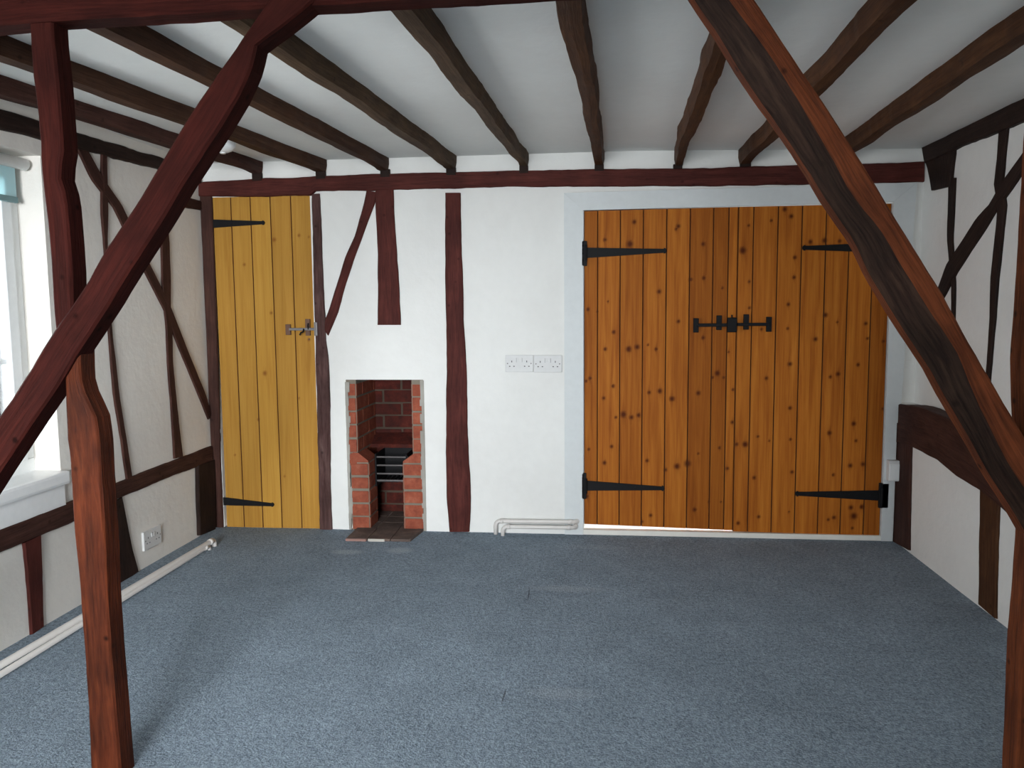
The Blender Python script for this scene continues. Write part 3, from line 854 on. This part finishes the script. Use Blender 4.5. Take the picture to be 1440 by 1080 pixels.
# white architrave round the double doors and the threshold strip
mb = MB()
xl0, xl1 = X(793.5, 400), X(820.3, 400)
xr0, xr1 = X(1250.6, 400), X(1282, 400)
tl, tr = Z(793, 272), Z(1300, 257)
tz = lambda x: tl + (tr-tl)*(x-xl0)/(xr1-xl0)
bz = lambda x: topf(x)+.003
yf, yb = -.016, .003
mb.prism([(xl0, 0.003), (xl1, 0.003), (xl1, bz(xl1)), (xl0, tz(xl0))], 'Y', yf, yb)
mb.prism([(xl0+.0006, tz(xl0)), (xl1+.0006, bz(xl1)), (xr0-.0006, bz(xr0)), (xr1-.0006, tz(xr1))], 'Y', yf, yb)
mb.prism([(xr0, 0.003), (xr0, bz(xr0)), (xr1, tz(xr1)), (min(xr1, XR-.004), .6), (XR-.018, .6), (XR-.018, .003)], 'Y', yf, yb)
meta(mb.build('trim_1', M['trim']), 'white mitred architrave round the double doors', 'door frame', kind='structure')
mb = MB()
mb.box(xl1, xr0, -.010, .030, .002, .028, bev=.002)
meta(mb.build('trim_2', M['cream']), 'cream threshold strip under the double doors', 'threshold', kind='structure')

# ------------------------------------------------------------------ fireplace
def bricks(mb, x0, x1, y0, y1, z0, z1, course, face, bond, rng, proud=.004, length=.215, top_cut=None):
    """Mortar core (slot 1) with bricks (slot 0) standing slightly proud on the face(s) named."""
    mb.box(x0, x1, y0, y1, z0, z1, 1)
    j = .010
    z = z0 + .004; r = 0
    while z + course*.5 < z1:
        zt = min(z+course-j, z1-.002)
        if 'Y' in face:                 # front
            a = x0 + (-(length/2) if (r % 2 and bond) else 0)
            while a < x1-.01:
                b = a + length - j
                p, q = max(a, x0+.003), min(b, x1-.003)
                if q-p > .015:
                    k = rng.uniform(-.003, .002)
                    mb.box(p, q, y0-proud+k, y0+.01, z+rng.uniform(-.004, .003), zt+rng.uniform(-.003, .004), 0, .005)
                a += length
        for fc, xx, sg in (('R', x1, 1), ('L', x0, -1)):   # faces turned to +x / -x
            if fc in face:
                a = y0 + (-(length/2) if (r % 2 and bond) else 0)
                while a < y1-.01:
                    p, q = max(a, y0+.002), min(a+length-j, y1-.002)
                    if q-p > .015:
                        lo, hi = (xx-.01, xx+proud) if sg > 0 else (xx-proud, xx+.01)
                        mb.box(lo, hi, p, q, z, zt, 0, .003)
                    a += length
        z += course; r += 1
rng = random.Random(4)
fr = thing('fireplace', ((fx0+fx1)/2, .2, 0), 'small open brick fireplace recess in the white end wall', 'fireplace')
DEP = .36
xi0, xi1 = X(501.5, 590), X(579.5, 590)          # throat
yj = .004
zc0 = Z(500, 650)
mats = [M['brick'], M['mortar']]
soot_shade = [M['brick_soot_shade'], M['mortar_soot_shade']]
mb = MB(); bricks(mb, fx0, xi0, yj, DEP, zc0-.02, fz1, .074, 'YR', True, rng, .003); mb.build('brick_side', mats, fr)
mb = MB(); bricks(mb, xi1, fx1, yj, DEP, zc0-.02, fz1, .074, 'YL', True, rng, .003); mb.build('brick_side', mats, fr)
jl, jr = X(519.5, 700), X(568, 700)
JD = .15
def jamb(x0, x1, inner):
    mb = MB()
    bricks(mb, x0, x1, yj-.004, JD, .0, zc0, .0735, 'Y'+inner, False, rng, .004, length=.4)
    # sloping brick on top
    xo, xn = (x0, x1) if inner == 'R' else (x1, x0)
    sgn = 1 if inner == 'R' else -1
    mb.prism([(xo+sgn*.012, zc0), (xn, zc0), (xn, zc0+.008), (xo+sgn*.045, zc0+.050), (xo+sgn*.012, zc0+.052)], 'Y', yj-.006, JD, 0)
    return mb.build('brick_jamb', mats, fr)
jamb(X(494.5, 700), jl, 'R'); jamb(jr, X(595.5, 700), 'L')
# rough broken plaster edge round the opening
for sx, side in ((fx0, -1), (fx1, 1)):
    mb = MB(); z = .0
    while z < fz1-.02:
        h = rng.uniform(.02, .05); wd = rng.uniform(.008, .022)
        x0, x1 = (sx-.004, sx+wd) if side < 0 else (sx-wd, sx+.004)
        mb.box(x0, x1, -.004+rng.uniform(-.002, .002), .012, z, min(fz1, z+h+.006), bev=.004)
        z += h
    mb.build('broken_plaster_edge', M['plaster_raw'], fr)
mb = MB(); bricks(mb, fx0, fx1, DEP, DEP+.08, -.02, fz1+.05, .074, 'Y', True, rng, .003); mb.build('brick_back', soot_shade, fr)
mb = MB(); mb.box(fx0, fx1, .141, DEP+.08, fz1, fz1+.05); mb.build('throat_slab', M['brick_soot_shade'], fr)
for x0, x1, fc in ((fx0, X(505, 700), 'R'), (X(585, 700), fx1, 'L')):   # inner sides below, behind the jambs
    mb = MB(); bricks(mb, x0, x1, JD, DEP, -.02, zc0, .074, fc, True, rng, .003); mb.build('inner_cheek', soot_shade, fr)
# sloping brick ledge behind the throat
mb = MB(); zs0 = Z(560, 628)
mb.prism([(.24, zs0-.05), (DEP, zs0-.05), (DEP, zs0+.02), (.24, zs0-.03)], 'X', xi0, xi1, 0)
mb.build('smoke_shelf', M['brick_soot_shade'], fr)

# grate between the jambs
g = thing('fire_grate', ((jl+jr)/2, JD-.03, .27), 'black iron fire grate with rusty bars between the brick jambs', 'grate')
zb = [Z(550, p) for p in (649, 661, 673, 683)]
for k, z in enumerate(zb):
    mb = MB(); mb.tube([(jl+.002, JD-.03, z), (jr-.002, JD-.03, z)], .0055 if k < 3 else .007, 8)
    mb.build('grate_bar', M['steel'], g)
for x0, x1 in ((jl+.004, jl+.012), (jr-.012, jr-.004)):
    mb = MB(); mb.box(x0, x1, JD-.045, JD+.15, zb[-1]-.03, zb[0]+.02, bev=.002); mb.build('grate_side', M['iron'], g)
mb = MB()
for k in range(7):
    xx = jl+.02 + (jr-jl-.04)*k/6
    mb.box(xx-.004, xx+.004, JD-.02, JD+.15, zb[-1]-.012, zb[-1]-.002)
mb.box(jl+.004, jr-.004, JD+.14, JD+.15, zb[-1]-.03, zb[0]+.03)
mb.build('grate_bottom', M['iron'], g)

# quarry tile hearth
h0, h1 = at(486, 757, 'Z', .012), at(577, 757, 'Z', .012)
hb = at(594, 745.5, 'Z', .012)
hearth = thing('hearth', ((h0.x+h1.x)/2, -.05, 0), 'brown quarry tile hearth reaching out of the fireplace over the carpet', 'hearth')
mb = MB()
xe = [h0.x, h0.x+.115, h0.x+.235, h1.x]
tt = .014
for k in range(3):
    a, b = xe[k]+.002, xe[k+1]-.002
    mb.box(a, b, h0.y, -.004, .0, tt, bev=.003)
mb.prism([(h1.x-.001, h0.y+.004), (h1.x+.004, h0.y+.004), (hb.x, -.014), (hb.x, -.004), (h1.x-.001, -.004)], 'Z', .0, tt)
for k in range(3):
    a = fx0+.02 + (fx1-fx0-.04)*k/3
    for q in range(3):
        mb.box(a+.002, a+(fx1-fx0-.04)/3-.002, .0+q*.12, .116+q*.12, -.01, tt-.002, bev=.003)
mb.build('hearth_tiles', M['tile'], hearth)
mb = MB()
mb.box(xe[0]+.002, xe[1]-.006, h0.y-.010, h0.y+.002, .0, .012, bev=.002)
e_ = mb.build('tile_edge', M['tile_edge'], hearth)
mb = MB()
mb.box(xe[1]+.004, xe[2]-.03, h0.y-.008, h0.y+.002, .0, .013, bev=.002)
mb.build('mortar_edge', plain('pale_mortar', (.5, .47, .42), .9), hearth)

# ------------------------------------------------------------------ sockets, pipes, box, ceiling fitting
def socket(root_loc, axis, label, group):
    """British double socket, 146 x 88 mm; built facing -Y, or +X for axis 'X'."""
    root = thing('double_socket', root_loc, label, 'socket', group)
    def bld(name, fn, mat, parent=None):
        mb = MB(); fn(mb)
        if axis == 'X': mb.v = [Vector((-v.y, v.x, v.z)) for v in mb.v]
        mb.v = [v + Vector(root_loc) for v in mb.v]
        return mb.build(name, mat, root)
    bld('face_plate', lambda q: q.box(-.0725, .0725, -.011, .002, -.044, .044, bev=.003), M['plastic'])
    for s in (-1, 1):
        cx = s*.0385
        bld('rocker_switch', lambda q: q.box(s*.0085-.0055, s*.0085+.0055, -.0145, -.008, .007, .028, bev=.0012), M['plastic'])
        def pins(q):
            q.box(cx-.002, cx+.002, -.0116, -.008, .006, .015)
            for e in (-1, 1): q.box(cx+e*.011-.0034, cx+e*.011+.0034, -.0116, -.008, -.0165, -.0120)
        bld('pin_holes', pins, M['slot'])
        bld('screw', lambda q: q.tube([(s*.0605, -.0118, 0), (s*.0605, -.009, 0)], .0032, 10), M['steel'])
        bld('switch_gap', lambda q: q.box(s*.0085+s*.0056, s*.0085+s*.0068, -.0114, -.010, .006, .029), M['slot'])
    return root
pa = at(730.5, 511, 'Y', 0); pb = at(770.5, 511.5, 'Y', 0)
socket((pa.x, 0, pa.z), 'Y', 'white double socket on the end wall, nearer the tall stud', 'wall sockets')
socket((pb.x, 0, pb.z), 'Y', 'white double socket on the end wall, touching the door architrave side', 'wall sockets')
pc = at(212, 756, 'X', XL)
socket((XL, pc.y, pc.z), 'X', 'pale double socket low on the window wall beyond the foreground post', 'wall sockets')

def pipe(name, pts, r, label, group, clips=()):
    root = thing(name, pts[0], label, 'pipe', group)
    mb = MB(); mb.tube(pts, r, 14); mb.build('pipe_run', M['pipe'], root, True)
    for a, b in clips:
        mb = MB(); mb.tube([a, b], r*1.22, 14); mb.build('pipe_fitting', M['pipe'], root, True)
R_ = .0105
def wall_pipe(px0, py0, px1, py1, y, label):
    a = at(px0, py0, 'Y', y); b = at(px1, py1, 'Y', y)
    z = a.z
    dn = Vector((a.x, y, z)); end = Vector((b.x, y, b.z))
    bend1 = arc(dn, (0, 0, -1), (1, 0, 0), .025)
    bend2 = arc(end, (-1, 0, 0), (0, 1, 0), .022)
    pts = [Vector((a.x, y, -.005))] + bend1 + bend2 + [Vector((end.x, -.002, end.z))]
    pipe('heating_pipe', pts, R_, label, 'painted heating pipes',
         [((a.x+.024, y, z), (a.x+.040, y, z-.0003)), ((end.x-.045, y, b.z+.0005), (end.x-.022, y, b.z)), ((end.x, y+.006, b.z), (end.x, -.004, b.z))])
wall_pipe(697, 732.5, 811, 734, -.030, 'upper painted pipe low on the end wall beside the architrave')
wall_pipe(707, 740.5, 809, 742, -.052, 'lower painted pipe on the end wall bending down into the carpet')
def floor_pipe(p0, p1, z, r, label):
    a = at(*p0, 'Z', z); b = at(*p1, 'Z', z)
    d = (b-a).normalized()
    a = a - d*((a.y-(YF+.05))/d.y)
    bend = arc(b, -d, (0, 0, -1), .022)
    pts = [a] + bend + [Vector((b.x, b.y, -.004))]
    pipe('heating_pipe', pts, r, label, 'painted heating pipes', [(b-d*.05, b-d*.02)])
floor_pipe((0, 936), (301, 759), .034, .0125, 'long painted floor pipe nearest the window wall')
floor_pipe((0, 949), (294, 767), .022, .0105, 'long painted floor pipe on the carpet side of the pair')

p = at(1257, 662, 'Y', -.05)
jb = thing('junction_box', (p.x, -.05, p.z), 'small white box fixed to the short post beside the double doors', 'box')
a, b = at(1250, 648, 'Y', -.05), at(1264, 677, 'Y', -.05)
mb = MB(); mb.box(a.x, b.x, -.052, -.015, b.z, a.z, bev=.003); mb.build('box_body', M['plastic'], jb)
mb = MB(); mb.box(a.x+.004, b.x-.001, -.057, -.051, b.z+.004, a.z-.014, bev=.002); mb.build('box_cover', M['gloss'], jb)

p = at(313, 203, 'Z', ZC-.03)
cf = thing('ceiling_fitting', (p.x, p.y, ZC), 'white domed ceiling fitting half hidden by the slanting brace', 'ceiling fitting')
mb = MB()
prof = [(.0, -.066), (.022, -.065), (.041, -.057), (.053, -.042), (.057, -.022), (.057, .001)]
n = 24
vs = [(p.x+r*math.cos(2*math.pi*k/n), p.y+r*math.sin(2*math.pi*k/n), ZC+z) for r, z in prof[1:] for k in range(n)]
fs = [(a*n+k, a*n+(k+1) % n, (a+1)*n+(k+1) % n, (a+1)*n+k) for a in range(len(prof)-2) for k in range(n)] + [tuple(range(n)), tuple(range((len(prof)-2)*n, (len(prof)-1)*n))]
mb.add(vs, fs); mb.build('dome', M['gloss'], cf, True)
mb = MB(); mb.tube([(p.x, p.y, ZC-.064), (p.x, p.y, ZC-.071)], .012, 12); mb.build('centre_boss', M['gloss'], cf)
